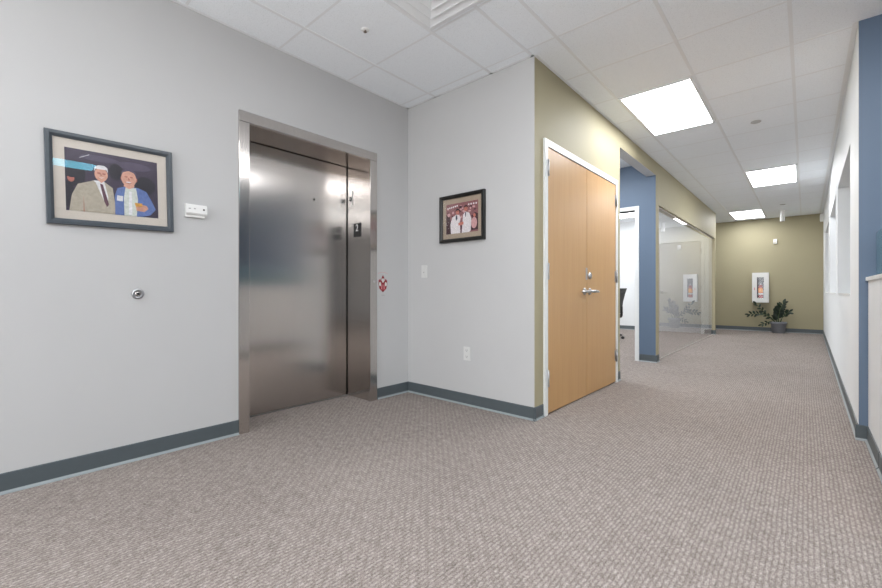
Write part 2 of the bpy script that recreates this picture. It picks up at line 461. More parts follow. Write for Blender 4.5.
# ------------------------------------------------------------------ double wooden door
dd = bpy.data.objects.new('door_1', None); COL.objects.link(dd); dd.location = (CX, 3.755, 0); dd.rotation_euler = (0, 0, FACE_X)
dd['kind'] = 'structure'; dd['label'] = 'closed maple double doors in a white metal frame'
D0, D1 = -0.832, 0.822; Q0, Q1 = -0.784, 0.776; DT = 2.108
b = MB()
b.bbox(D0, Q0, -0.018, 0.10, 0, 2.163, 0.002).bbox(Q1, D1, -0.018, 0.10, 0, 2.163, 0.002).bbox(Q0 - 0.002, Q1 + 0.002, -0.018, 0.10, DT, 2.163, 0.002)
b.build('door_frame', M['trimw'], dd)
lv_l = MB().bbox(Q0 + 0.004, -0.003, -0.010, 0.035, 0.012, DT - 0.004, 0.0015).build('door_leaf', M['wood'], dd)
lv_r = MB().bbox(0.003, Q1 - 0.004, -0.010, 0.035, 0.012, DT - 0.004, 0.0015).build('door_leaf', M['wood'], dd)
MB().box(Q0, Q1, 0.04, 0.06, 0.001, DT).build('closet_darkness', M['gap'], dd).name = 'dark_backing'  # black sheet painted as the closet darkness behind the leaves
for leaf, sx, edge in ((lv_l, -1, Q0), (lv_r, 1, Q1)):
    for z in (1.94, 1.13, 0.29):
        h = MB().bbox(min(edge - sx * 0.034, edge + sx * 0.006), max(edge - sx * 0.034, edge + sx * 0.006), -0.013, -0.009, z - 0.057, z + 0.057, 0.001)
        h.tube([(edge, -0.021, z - 0.06), (edge, -0.021, z + 0.06)], 0.0075)
        for s in (-0.062, 0.062): h.lathe([(0.004, s - 0.004), (0.009, s), (0.004, s + 0.004)], (edge, -0.021, z), 2, 10)
        h.build('hinge', M['chrome'], leaf)
    x = sx * 0.062; z = 0.972
    h = MB().lathe([(0.032, -0.010), (0.032, -0.016), (0.026, -0.021), (0.012, -0.023), (0.011, -0.058), (0.006, -0.062)], (x, 0, z), 1, 20)
    h.tube([(x - sx * 0.006, -0.056, z), (x + sx * 0.03, -0.059, z), (x + sx * 0.08, -0.058, z - 0.001), (x + sx * 0.115, -0.052, z - 0.003), (x + sx * 0.128, -0.042, z - 0.004)], [0.014, 0.0135, 0.0115, 0.010, 0.007])
    h.build('lever_handle', M['chrome'], leaf)
b = MB().bbox(-0.028, 0.004, -0.014, -0.010, 1.08, 1.19, 0.001)
b.build('strike_guard', M['chrome'], lv_l)
b = MB().lathe([(0.031, -0.010), (0.030, -0.020), (0.022, -0.026), (0.008, -0.027)], (0.062, 0, 1.118), 1, 20)
b.build('deadbolt', M['chrome'], lv_r)

# ------------------------------------------------------------------ office door frame in the blue wall, room door, glass front
d2 = bpy.data.objects.new('door_2', None); COL.objects.link(d2); d2.location = (-2.2525, 6.140, 0); d2['kind'] = 'structure'
b = MB()
b.bbox(-0.5165, -0.4625, -0.014, 0.125, 0, 2.165, 0.002).bbox(0.4625, 0.5165, -0.014, 0.125, 0, 2.165, 0.002).bbox(-0.463, 0.463, -0.014, 0.125, 2.112, 2.165, 0.002)
b.build('door_frame', M['trimw'], d2)

d3 = bpy.data.objects.new('door_3', None); COL.objects.link(d3); d3.location = (-2.230, FY, 0); d3['kind'] = 'structure'
b = MB()
b.bbox(-0.50, -0.44, -0.014, 0.11, 0, 2.19, 0.002).bbox(0.44, 0.50, -0.014, 0.11, 0, 2.19, 0.002).bbox(-0.441, 0.441, -0.014, 0.11, 2.135, 2.19, 0.002)
b.build('door_frame', M['trimw'], d3)
lf = MB().bbox(-0.436, 0.436, 0.0, 0.04, 0.01, 2.13, 0.0015).build('door_leaf', plain('grey_door_laminate', (188, 189, 190), 0.4, var=0.02), d3)
for z in (1.9, 1.05, 0.25):
    MB().tube([(0.44, -0.02, z - 0.06), (0.44, -0.02, z + 0.06)], 0.008).bbox(0.405, 0.44, -0.006, 0.002, z - 0.055, z + 0.055, 0.001).build('hinge', M['chrome'], lf)
h = MB().lathe([(0.032, 0.0), (0.030, -0.010), (0.012, -0.014), (0.011, -0.05), (0.006, -0.055)], (-0.37, 0, 0.95), 1, 20)
h.tube([(-0.376, -0.05, 0.95), (-0.31, -0.052, 0.95), (-0.25, -0.042, 0.947)], [0.011, 0.009, 0.006]); h.build('lever_handle', M['chrome'], lf)

w1 = bpy.data.objects.new('window_1', None); COL.objects.link(w1); w1.location = (-1.560, 8.67, 0); w1.rotation_euler = (0, 0, FACE_X); w1['kind'] = 'structure'
MB().box(-2.368, 2.368, -0.004, 0.004, 0.012, 2.171).build('pane', M['pane'], w1)
b = MB().box(-2.370, 2.370, -0.008, 0.008, 0.0, 0.012)
b.box(-2.370, 2.370, -0.008, -0.0045, 2.150, 2.172).box(-2.370, 2.370, 0.0045, 0.008, 2.150, 2.172)
b.build('track', plain('pale_aluminium', (176, 168, 160), 0.5), w1)

# ------------------------------------------------------------------ knee wall of the open office and its glass screen
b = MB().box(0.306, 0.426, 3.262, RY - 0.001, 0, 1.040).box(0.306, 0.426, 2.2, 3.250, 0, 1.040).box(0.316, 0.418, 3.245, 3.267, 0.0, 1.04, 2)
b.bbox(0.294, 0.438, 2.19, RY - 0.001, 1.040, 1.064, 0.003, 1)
struct('wall_knee', b, [M['white_lit'], M['trimw'], M['gap']])
base('baseboard_knee', [(0.306, 3.262, 0.306, RY - 0.018, -1, 0), (0.306, 2.2, 0.306, 3.25, -1, 0)])
g = G('teal_screen_glass')
g.b.inputs['Base Color'].default_value = lin((92, 138, 156)); g.b.inputs['Roughness'].default_value = 0.15
g.b.inputs['Transmission Weight'].default_value = 0.35
f = g.noise(g.coords(), 4); g.link(g.ramp(f, [(0.3, lin((86, 132, 150))), (0.7, lin((98, 146, 163)))]), g.b.inputs['Base Color'])
M['teal'] = g.m
sc = thing('glass_screen', 'teal glass privacy screen standing on the white half wall', 'screen', (0.345, 3.0, 1.064))
MB().bbox(-0.006, 0.006, -0.7, 0.805, 0.001, 0.282, 0.002).build('glass_panel', M['teal'], sc)
MB().box(-0.010, 0.010, -0.7, 0.803, 0, 0.006).build('foot_channel', M['chrome'], sc)

# ------------------------------------------------------------------ ceiling fixtures
def troffer(x0, x1, y0, y1, label, lens=None):
    cx, cy = (x0 + x1) / 2, (y0 + y1) / 2; a, c = (x1 - x0) / 2 - 0.010, (y1 - y0) / 2 - 0.010
    t = thing('ceiling_light', label, 'ceiling light', (cx, cy, H - 0.016), 0, 'recessed ceiling lights')
    f = 0.022
    b = MB().box(-a, -a + f, -c, c, 0, 0.016).box(a - f, a, -c, c, 0, 0.016).box(-a + f, a - f, -c, -c + f, 0, 0.016).box(-a + f, a - f, c - f, c, 0, 0.016)
    b.build('frame', M['grid'], t)
    MB().box(-a + f, a - f, -c + f, c - f, 0.005, 0.014).build('diffuser', lens or M['light'], t)
    return t
X = lambda k: -0.685 + 0.6125 * k
Y = lambda k: 3.89 + 0.605 * k
troffer(X(-1), X(0), Y(0), Y(2), 'lit ceiling light nearest the wooden doors, biggest of the corridor row')
troffer(X(0), X(1), Y(6), Y(8), 'lit ceiling light in the middle of the corridor, second from the wooden doors')
troffer(X(-1), X(0), Y(12), Y(14), 'lit ceiling light nearest the olive end wall, smallest of the corridor row')
troffer(X(-5), X(-3), Y(9.6), Y(10.6), 'lit ceiling light seen through the white office door frame')
for (i, j) in ((0, -6), (-3, -10), (1, -4), (3, -10)):
    troffer(X(i), X(i + 1), Y(j), Y(j + 2), 'ceiling light of the open office out of the picture')

troffer(-3.11, -1.89, 4.76, 5.46, 'added ceiling light brightening the side alcove, out of the picture')  # added fixture, hidden by the corridor wall, to brighten the alcove
troffer(1.60, 2.12, 0.10, 1.16, 'added cool tinted ceiling light out of the picture, for a cyan reflection', M['light_cyan'])  # added lamp whose reflection makes the cyan streak in the large picture
cx, cy = (X(-2) + X(-1)) / 2, (Y(-4) + Y(-3)) / 2
cx, cy = -1.605, 1.74
t = thing('air_vent', 'white square ceiling air vent with stepped concentric louvres', 'air vent', (cx, cy, H - 0.022))
def ring(r0, z0, r1, z1, th=0.003):
    b = MB()
    q0 = [(-r0, -r0), (r0, -r0), (r0, r0), (-r0, r0)]; q1 = [(-r1, -r1), (r1, -r1), (r1, r1), (-r1, r1)]
    vs = [(x, y, z0) for x, y in q0] + [(x, y, z1) for x, y in q1] + [(x, y, z0 + th) for x, y in q0] + [(x, y, z1 + th) for x, y in q1]
    fs = []
    for i in range(4):
        j = (i + 1) % 4
        fs += [(i, j, 4 + j, 4 + i), (8 + i, 12 + i, 12 + j, 8 + j), (i, 8 + i, 8 + j, j), (4 + i, 4 + j, 12 + j, 12 + i)]
    return b.add(vs, fs)
ring(0.297, 0.006, 0.266, 0.014).build('frame', M['grid'], t)
for i, r in enumerate((0.258, 0.196, 0.136, 0.080)):
    b = ring(r, -0.004, r - 0.040, 0.015, 0.002)
    for (p, n0, n1) in ((0, -r, r), (1, -r, r)):
        for sg in (-1, 1):
            lo, hi = (sg * r - 0.002, sg * r + 0.002)
            if p == 0: b.box(lo, hi, n0, n1, -0.006, 0.012)
            else: b.box(n0, n1, lo, hi, -0.006, 0.012)
    b.build('louvre', M['grid'], t)
MB().box(-0.038, 0.038, -0.038, 0.038, 0.008, 0.011).build('centre_plate', M['grid'], t)

t = thing('fire_sprinkler', 'small chrome sprinkler head in the ceiling tile near the elevator', 'sprinkler', (-2.23, 1.748, H))
MB().lathe([(0.028, 0.0), (0.027, -0.004), (0.016, -0.007)], (0, 0, 0), 2, 24).build('escutcheon', M['plastic'], t)
b = MB().lathe([(0.008, -0.006), (0.008, -0.010), (0.004, -0.012), (0.004, -0.016)], (0, 0, 0), 2, 12)
b.lathe([(0.011, -0.016), (0.011, -0.018)], (0, 0, 0), 2, 16)
b.build('deflector', M['steel_dark'], t)
for (x, y, lab) in ((-0.385, 5.396, 'flat round sprinkler cover in the ceiling between the two nearer lights'), (-0.345, 10.9, 'flat round sprinkler cover in the ceiling near the olive end wall')):
    t = thing('sprinkler_cover', lab, 'sprinkler', (x, y, H), 0, 'flat sprinkler covers')
    MB().lathe([(0.045, 0.0), (0.045, -0.006), (0.040, -0.009)], (0, 0, 0), 2, 24).build('cover_plate', plain('pale_grey_cover', (176, 176, 176), 0.4), t)

t = thing('ceiling_sensor', 'white cylinder fixture hanging from the ceiling before the olive end wall', 'sensor', (-0.372, 11.72, H))
MB().lathe([(0.060, 0.0), (0.060, -0.012), (0.042, -0.016)], (0, 0, 0), 2, 24).build('mounting_plate', M['plastic'], t)
MB().lathe([(0.036, -0.014), (0.044, -0.03), (0.044, -0.22), (0.038, -0.232)], (0, 0, 0), 2, 24).build('housing', M['plastic'], t)
MB().lathe([(0.030, -0.231), (0.022, -0.240)], (0, 0, 0), 2, 20).build('lens', plain('smoked_lens', (120, 118, 112), 0.2), t)

# ------------------------------------------------------------------ wall fittings
t = thing('wall_detector', 'small cream box detector high on the olive end wall', 'detector', (-0.54, BY, 2.172))
MB().bbox(-0.036, 0.036, -0.05, 0, -0.055, 0.055, 0.006).build('housing', M['plastic'], t)
MB().lathe([(0.018, -0.05), (0.014, -0.056)], (0, 0, -0.02), 1, 16).build('lens', plain('cream_lens', (206, 196, 170), 0.3), t)
t = thing('wall_box', 'small white box high on the right wall at the corridor end', 'box', (rx(12.3), 12.3, 2.60), -FACE_X)
MB().bbox(-0.07, 0.07, -0.06, 0.0, -0.09, 0.07, 0.006).build('housing', M['plastic'], t)
MB().box(-0.055, 0.055, -0.064, -0.059, -0.075, 0.055).build('cover', M['trimw'], t)

t = thing('wall_sensor', 'white box sensor with tiny dark lens beside the large picture', 'sensor', (EX, 0.921, 1.482), FACE_X)
b = MB().prism([(0.0, 0.036), (0.0, -0.030), (-0.028, -0.030), (-0.034, -0.020), (-0.032, 0.018), (-0.024, 0.034)], 0, -0.060, 0.060); b.build('housing', M['plastic'], t)
MB().bbox(-0.060, 0.050, -0.020, 0.0, -0.046, -0.030, 0.002).build('bracket', M['plastic'], t)
MB().box(0.035, 0.045, -0.0345, -0.032, 0.000, 0.010).build('lens', M['black'], t)
MB().box(-0.046, -0.034, -0.0338, -0.032, 0.003, 0.007).box(-0.016, -0.006, -0.0338, -0.032, 0.004, 0.008).build('led_slot', M['greyprint'], t)

t = thing('wall_button', 'round chrome button on the white wall below the large picture', 'button', (EX, 0.622, 0.958), FACE_X)
MB().lathe([(0.030, 0.0), (0.030, -0.006), (0.027, -0.012), (0.018, -0.014), (0.017, -0.010)], (0, 0, 0), 1, 32).build('rim', M['chrome'], t)
MB().lathe([(0.016, -0.006), (0.014, -0.013), (0.008, -0.015)], (0, 0, 0), 1, 24).build('barrel', M['steel'], t)
MB().lathe([(0.0065, -0.0145), (0.0065, -0.0165)], (0, 0, 0), 1, 16).build('keyhole', M['black'], t)

t = thing('light_switch', 'white light switch plate on the wall below the small picture', 'switch', (-2.667, WY, 1.158))
MB().bbox(-0.036, 0.036, -0.006, 0, -0.058, 0.058, 0.002).build('plate', M['plate'], t)
MB().bbox(-0.017, 0.017, -0.010, -0.005, -0.034, 0.034, 0.0015).build('rocker', M['plate'], t)
MB().box(-0.004, 0.004, -0.0112, -0.0095, -0.012, -0.004).build('indicator', M['greyprint'], t)
t = thing('power_outlet', 'white power outlet low on the wall near the olive corner', 'outlet', (-2.163, WY, 0.441))
MB().bbox(-0.036, 0.036, -0.006, 0, -0.058, 0.058, 0.002).build('plate', M['plate'], t)
for s in (-1, 1):
    so = MB().bbox(-0.017, 0.017, -0.008, -0.004, s * 0.026 - 0.017, s * 0.026 + 0.017, 0.003).build('socket', M['plate'], t)
    MB().box(-0.009, -0.006, -0.0085, -0.0078, s * 0.026 - 0.001, s * 0.026 + 0.009).box(0.006, 0.009, -0.0085, -0.0078, s * 0.026 - 0.001, s * 0.026 + 0.009).lathe([(0.003, -0.0078), (0.003, -0.0085)], (0, 0, s * 0.026 - 0.008), 1, 10).build('slots', M['black'], so)

# red emblem by the elevator
t = thing('wall_emblem', 'red flame shaped emblem sticker on the wall beside the elevator', 'sticker', (EX, 2.466, 1.048), FACE_X)
b = MB(); b.fix = False
def leaf(cx, cz, w, h, y, mi, lean=0.0):
    n = 10; pts = []
    for i in range(n + 1):
        s = i / n; pts.append((cx + lean * s + w * math.sin(math.pi * s) ** 0.8, cz + h * s))
    for i in range(n - 1, 0, -1):
        s = i / n; pts.append((cx + lean * s - w * math.sin(math.pi * s) ** 0.8, cz + h * s))
    b.poly(pts, y, mi)
b.poly([(0, -0.085), (0.040, -0.052), (0.052, -0.01), (0.050, 0.03), (0.030, 0.0), (0.018, 0.02), (0, 0.065), (-0.018, 0.02), (-0.030, 0.0), (-0.050, 0.03), (-0.052, -0.01), (-0.040, -0.052)], -0.0005, 0)
leaf(0, 0.004, 0.016, 0.068, -0.0010, 0); leaf(-0.034, -0.03, 0.015, 0.070, -0.0010, 0); leaf(0.034, -0.03, 0.015, 0.070, -0.0010, 0)
b.disc(0, 0.024, 0.013, 0.020, -0.0015, 1); b.disc(-0.034, -0.010, 0.012, 0.019, -0.0015, 1); b.disc(0.034, -0.010, 0.012, 0.019, -0.0015, 1)
b.poly([(-0.020, -0.052), (-0.009, -0.062), (-0.007, -0.012), (-0.018, -0.02)], -0.0012, 2)
b.poly([(0.009, -0.062), (0.020, -0.052), (0.018, -0.02), (0.007, -0.012)], -0.0012, 2)
b.poly([(-0.012, -0.074), (0, -0.084), (0.012, -0.074), (0, -0.066)], -0.0014, 3)
b.build('symbol', [M['red'], M['pale'], M['pink'], M['darkred']], t)
b = MB(); b.fix = False
for i in range(11):
    a = (i - 5) * 0.10; x = 0.0105 * (i - 5); z = 0.098 - 0.00045 * (i - 5) ** 2
    b.poly([(x - 0.004, z - 0.0018), (x + 0.004, z - 0.0018), (x + 0.004, z + 0.0018), (x - 0.004, z + 0.0018)], -0.0006, 0)
b.build('upper_caption', M['pink'], t)
b = MB(); b.fix = False
for i in range(4):
    x = 0.009 * (i - 1.5); b.poly([(x - 0.0035, -0.112), (x + 0.0035, -0.112), (x + 0.0035, -0.108), (x - 0.0035, -0.108)], -0.0006, 0)
b.build('lower_caption', M['greyprint'], t)

# ------------------------------------------------------------------ framed photographs
def P(name, rgb): return plain(name, rgb, 0.6, var=0.12, scale=60)
def framed(label, loc, rotz, roll, w, h, fw, mold, board, mat_in, depth):
    t = thing('picture_frame', label, 'picture frame', loc, rotz)
    t.rotation_euler = (0, 0, rotz)
    r = Matrix.Rotation(-roll, 3, 'Y')
    def B(mb, name, mats):
        mb.v = [tuple(r @ Vector(p)) for p in mb.v]; return mb.build(name, mats, t)
    b = MB()
    pr = [(0, 0), (0, -depth + 0.004), (0.003, -depth), (fw * 0.55, -depth), (fw, -depth + 0.008), (fw, 0)]     # (inset, y)
    for (sx, sz, ax) in ((0, -1, 0), (0, 1, 0), (-1, 0, 2), (1, 0, 2)):
        vs = []
        for end in (-1, 1):
            for (i, y) in pr:
                if ax == 0: vs.append((end * (w / 2 - i), y, sz * (h / 2 - i)))
                else: vs.append((sx * (w / 2 - i), y, end * (h / 2 - i)))
        n = len(pr)
        b.add(vs, [(k, (k + 1) % n, n + (k + 1) % n, n + k) for k in range(n)])
    B(b, 'frame', mold)
    B(MB().box(-w / 2 + fw * 0.8, w / 2 - fw * 0.8, -depth * 0.35, -0.001, -h / 2 + fw * 0.8, h / 2 - fw * 0.8), 'mat_board', board)
    B(MB().box(-w / 2 + fw, w / 2 - fw, -depth * 0.62, -depth * 0.62 + 0.0015, -h / 2 + fw, h / 2 - fw), 'glazing', M['pane'])
    return t, B, -depth * 0.35

t, B, y0 = framed('large charcoal framed photograph of two men in suits on the left wall', (EX, 0.514, 1.564), FACE_X, math.radians(1.35), 0.559, 0.479, 0.030, M['frame_grey'], M['mat_cream'], 0.05, 0.026)
b = MB(); b.fix = False
PW, PH = 0.408, 0.328
mats = [P('photo_night', (62, 52, 72)), P('photo_suit_beige', (176, 168, 152)), P('photo_skin', (208, 158, 138)), P('photo_white', (225, 225, 228)),
        P('photo_tie', (92, 56, 72)), P('photo_jacket_blue', (96, 118, 172)), P('photo_shirt', (206, 212, 205)), P('photo_dark', (34, 30, 42)),
        P('photo_skin_shade', (170, 105, 92)), P('photo_drink', (214, 160, 70)), P('photo_lilac', (82, 72, 94)), P('photo_cyan', (120, 190, 214))]
def q(u, v): return ((u - 0.5) * PW, (v - 0.5) * PH)
def pg(pts, lay, mi): b.poly([q(*p) for p in pts], y0 - 0.0004 * lay, mi)
def dc(u, v, ru, rv, lay, mi): b.disc(*q(u, v), ru * PW, rv * PH, y0 - 0.0004 * lay, mi)
pg([(0, 0), (1, 0), (1, 1), (0, 1)], 1, 0)
for (u, v, ru, rv, mi) in ((0.35, 0.9, 0.2, 0.05, 10), (0.72, 0.86, 0.2, 0.07, 10), (0.1, 0.6, 0.1, 0.2, 7), (0.85, 0.55, 0.12, 0.16, 7), (0.52, 0.72, 0.08, 0.14, 7)): dc(u, v, ru, rv, 2, mi)
pg([(0.14, 0.86), (0.24, 0.93), (0.25, 0.945), (0.15, 0.875)], 3, 3)
pg([(0, 0.05), (0.05, 0.05), (0.09, 0.3), (0.07, 0.44), (0, 0.48)], 3, 7); dc(0.055, 0.52, 0.035, 0.06, 3, 8); dc(0.06, 0.56, 0.04, 0.03, 4, 7)
# man in the beige suit
pg([(0.03, 0), (0.06, 0.26), (0.12, 0.44), (0.27, 0.52), (0.40, 0.52), (0.48, 0.44), (0.50, 0.2), (0.50, 0)], 4, 1)
pg([(0.28, 0.53), (0.39, 0.54), (0.43, 0.28), (0.42, 0.1)], 5, 3); pg([(0.345, 0.49), (0.375, 0.48), (0.435, 0.16), (0.41, 0.1), (0.385, 0.2)], 6, 4)
pg([(0.27, 0.53), (0.30, 0.50), (0.42, 0.08), (0.40, 0.05), (0.26, 0.42)], 7, 1); pg([(0.17, 0), (0.175, 0.28), (0.18, 0)], 7, 8)
pg([(0.32, 0.55), (0.36, 0.50), (0.41, 0.56), (0.40, 0.62), (0.33, 0.62)], 7, 2)
dc(0.36, 0.64, 0.070, 0.112, 8, 2); pg([(0.288, 0.68), (0.292, 0.755), (0.33, 0.79), (0.395, 0.79), (0.428, 0.755), (0.432, 0.68), (0.415, 0.725), (0.305, 0.725)], 9, 3)
dc(0.335, 0.66, 0.020, 0.014, 9, 8); dc(0.388, 0.655, 0.020, 0.014, 9, 8); pg([(0.33, 0.60), (0.36, 0.585), (0.395, 0.60), (0.36, 0.575)], 9, 3); pg([(0.355, 0.66), (0.37, 0.62), (0.35, 0.62)], 9, 8)
# man in the blue jacket
pg([(0.50, 0), (0.50, 0.32), (0.53, 0.45), (0.60, 0.49), (0.76, 0.50), (0.86, 0.45), (0.92, 0.30), (0.97, 0.15), (0.90, 0.04), (0.80, 0.0)], 6, 5)
pg([(0.60, 0.0), (0.60, 0.30), (0.62, 0.48), (0.74, 0.49), (0.76, 0.30), (0.74, 0.0)], 7, 6)
pg([(0.65, 0.02), (0.66, 0.42), (0.69, 0.42), (0.69, 0.02)], 8, 9 if False else 3)
pg([(0.60, 0.50), (0.66, 0.46), (0.72, 0.50), (0.72, 0.56), (0.61, 0.56)], 8, 2)
dc(0.66, 0.64, 0.085, 0.14, 9, 2); dc(0.655, 0.575, 0.030, 0.010, 10, 3); pg([(0.60, 0.58), (0.66, 0.545), (0.71, 0.58), (0.66, 0.56)], 10, 8)
dc(0.63, 0.665, 0.019, 0.013, 10, 8); dc(0.69, 0.665, 0.019, 0.013, 10, 8); pg([(0.658, 0.66), (0.675, 0.61), (0.645, 0.61)], 10, 8); dc(0.58, 0.63, 0.012, 0.035, 8, 8); dc(0.745, 0.63, 0.012, 0.035, 8, 8)
pg([(0.575, 0.69), (0.58, 0.76), (0.62, 0.80), (0.70, 0.80), (0.745, 0.75), (0.75, 0.67), (0.73, 0.74), (0.66, 0.77), (0.60, 0.74)], 10, 10)
pg([(0.52, 0.24), (0.585, 0.235), (0.59, 0.325), (0.525, 0.33)], 9, 3)
pg([(0.74, 0.10), (0.83, 0.09), (0.88, 0.15), (0.86, 0.20), (0.78, 0.22), (0.73, 0.19)], 9, 2); pg([(0.73, 0.17), (0.80, 0.17), (0.81, 0.235), (0.72, 0.235)], 10, 9)
for k in range(4): pg([(0.75, 0.115 + 0.022 * k), (0.82, 0.108 + 0.022 * k), (0.82, 0.112 + 0.022 * k), (0.75, 0.119 + 0.022 * k)], 11, 8)
B(b, 'photograph', mats)

t, B, y0 = framed('small black framed photograph of two people in white on the white wall', (-2.214, WY, 1.607), 0, 0.0, 0.490, 0.414, 0.032, M['frame_black'], M['mat_taupe'], 0.05, 0.030)
b = MB(); b.fix = False
PW, PH = 0.350, 0.262
mats = [P('print_rose', (140, 92, 96)), P('print_pale_rose', (206, 160, 160)), P('print_white', (226, 220, 222)), P('print_dark', (66, 34, 42)),
        P('print_face', (196, 118, 104)), P('print_hair', (44, 30, 30)), P('print_tie', (62, 70, 84))]
pg([(0, 0), (1, 0), (1, 1), (0, 1)], 1, 0)
for _ in range(46): dc(random.uniform(0.05, 0.95), random.uniform(0.35, 0.93), random.uniform(0.02, 0.05), random.uniform(0.02, 0.05), 2 + 0.02 * _, random.choice([0, 1, 1, 3]))
pg([(0, 0), (0.17, 0), (0.16, 0.4), (0.1, 0.62), (0, 0.66)], 4, 3); pg([(0.76, 0.04), (1, 0.06), (1, 0.56), (0.9, 0.62), (0.8, 0.42)], 4, 3)
dc(0.09, 0.64, 0.05, 0.06, 5, 1); dc(0.88, 0.28, 0.09, 0.18, 5, 1); dc(0.89, 0.52, 0.04, 0.06, 5, 4)
for k in range(6): dc(0.06 + 0.06 * k, 0.86 + 0.01 * k, 0.022, 0.03, 5, 2)
for k in range(4): dc(0.72 + 0.075 * k, 0.90, 0.025, 0.03, 5, 2)
pg([(0.16, 0), (0.14, 0.32), (0.20, 0.54), (0.32, 0.62), (0.42, 0.60), (0.47, 0.5), (0.44, 0.35), (0.46, 0.0)], 6, 2)
pg([(0.50, 0), (0.53, 0.3), (0.54, 0.58), (0.62, 0.68), (0.74, 0.62), (0.80, 0.42), (0.78, 0.05), (0.74, 0)], 6, 2)
pg([(0.40, 0.25), (0.56, 0.27), (0.56, 0.36), (0.40, 0.34)], 7, 4); pg([(0.47, 0.0), (0.50, 0.0), (0.51, 0.24), (0.47, 0.24)], 7, 3)
pg([(0.32, 0.60), (0.36, 0.60), (0.37, 0.48), (0.34, 0.42), (0.31, 0.48)], 7, 6); pg([(0.61, 0.66), (0.645, 0.66), (0.635, 0.52), (0.615, 0.50)], 7, 6)
dc(0.37, 0.70, 0.055, 0.085, 7, 4); pg([(0.31, 0.70), (0.32, 0.79), (0.37, 0.82), (0.42, 0.79), (0.43, 0.72), (0.40, 0.75), (0.34, 0.75)], 8, 5)
dc(0.63, 0.78, 0.055, 0.085, 7, 4); pg([(0.57, 0.79), (0.59, 0.87), (0.64, 0.89), (0.69, 0.85), (0.69, 0.80), (0.66, 0.83), (0.60, 0.83)], 8, 5)
dc(0.35, 0.71, 0.010, 0.010, 9, 5); dc(0.39, 0.71, 0.010, 0.010, 9, 5); dc(0.61, 0.79, 0.010, 0.010, 9, 5); dc(0.65, 0.79, 0.010, 0.010, 9, 5)
B(b, 'photograph', mats)

# ------------------------------------------------------------------ fire extinguisher cabinet with its extinguisher
t = thing('extinguisher_cabinet', 'white wall cabinet with a narrow window on the olive end wall', 'cabinet', (-0.815, BY, 1.064))
w, h, d = 0.160, 0.362, 0.115
b = MB().box(-w, -w + 0.004, -d, 0, -h, h).box(w - 0.004, w, -d, 0, -h, h).box(-w, w, -d, 0, h - 0.004, h).box(-w, w, -d, 0, -h, -h + 0.004).box(-w, w, -0.006, -0.0005, -h, h)
b.build('body', M['trimw'], t)
o0, o1, oz0, oz1 = -0.066, 0.066, -0.252, 0.250
b = MB().box(-w, o0, -d - 0.012, -d, -h, h).box(o1, w, -d - 0.012, -d, -h, h).box(o0, o1, -d - 0.012, -d, oz1, h).box(o0, o1, -d - 0.012, -d, -h, oz0)
dr = b.build('door', M['plastic'], t)
MB().box(o0, o1, -d - 0.008, -d - 0.005, oz0, oz1).build('window_pane', M['pane'], dr)
MB().bbox(-0.118, -0.104, -d - 0.026, -d - 0.011, -0.06, 0.0, 0.002).build('pull_handle', M['pink'], dr)
MB().box(-w + 0.005, w - 0.005, -0.012, -0.0065, -h + 0.005, h - 0.005).build('liner', plain('grey_liner', (92, 90, 100), 0.7), t)
ex = thing('fire_extinguisher', 'red extinguisher with orange label behind the white cabinet window', 'fire extinguisher', (-0.812, BY - 0.064, 0.706))
MB().lathe([(0.043, 0.004), (0.047, 0.012), (0.047, 0.36), (0.042, 0.39), (0.030, 0.415), (0.018, 0.425)], (0, 0, 0), 2, 28).build('cylinder', plain('extinguisher_red', (176, 44, 40), 0.3), ex)
MB().lathe([(0.0476, 0.235), (0.0476, 0.345)], (0, 0, 0), 2, 28, cap=False).build('label', plain('orange_label', (250, 160, 12), 0.5), ex)
MB().lathe([(0.0477, 0.185), (0.0477, 0.222)], (0, 0, 0), 2, 28, cap=False).build('instruction_band', M['pale'], ex)
MB().lathe([(0.018, 0.42), (0.018, 0.46), (0.012, 0.47)], (0, 0, 0), 2, 16).build('valve', M['chrome'], ex)
MB().bbox(-0.012, 0.012, -0.045, 0.03, 0.465, 0.475, 0.002).bbox(-0.010, 0.010, -0.045, 0.02, 0.49, 0.50, 0.002).bbox(-0.008, 0.008, 0.012, 0.022, 0.47, 0.495, 0.002).build('squeeze_handle', M['greyprint'], ex)
MB().tube([(0.016, -0.01, 0.45), (0.044, -0.02, 0.44), (0.050, -0.025, 0.38), (0.047, -0.035, 0.30)], 0.006, 8).build('hose', M['black'], ex)

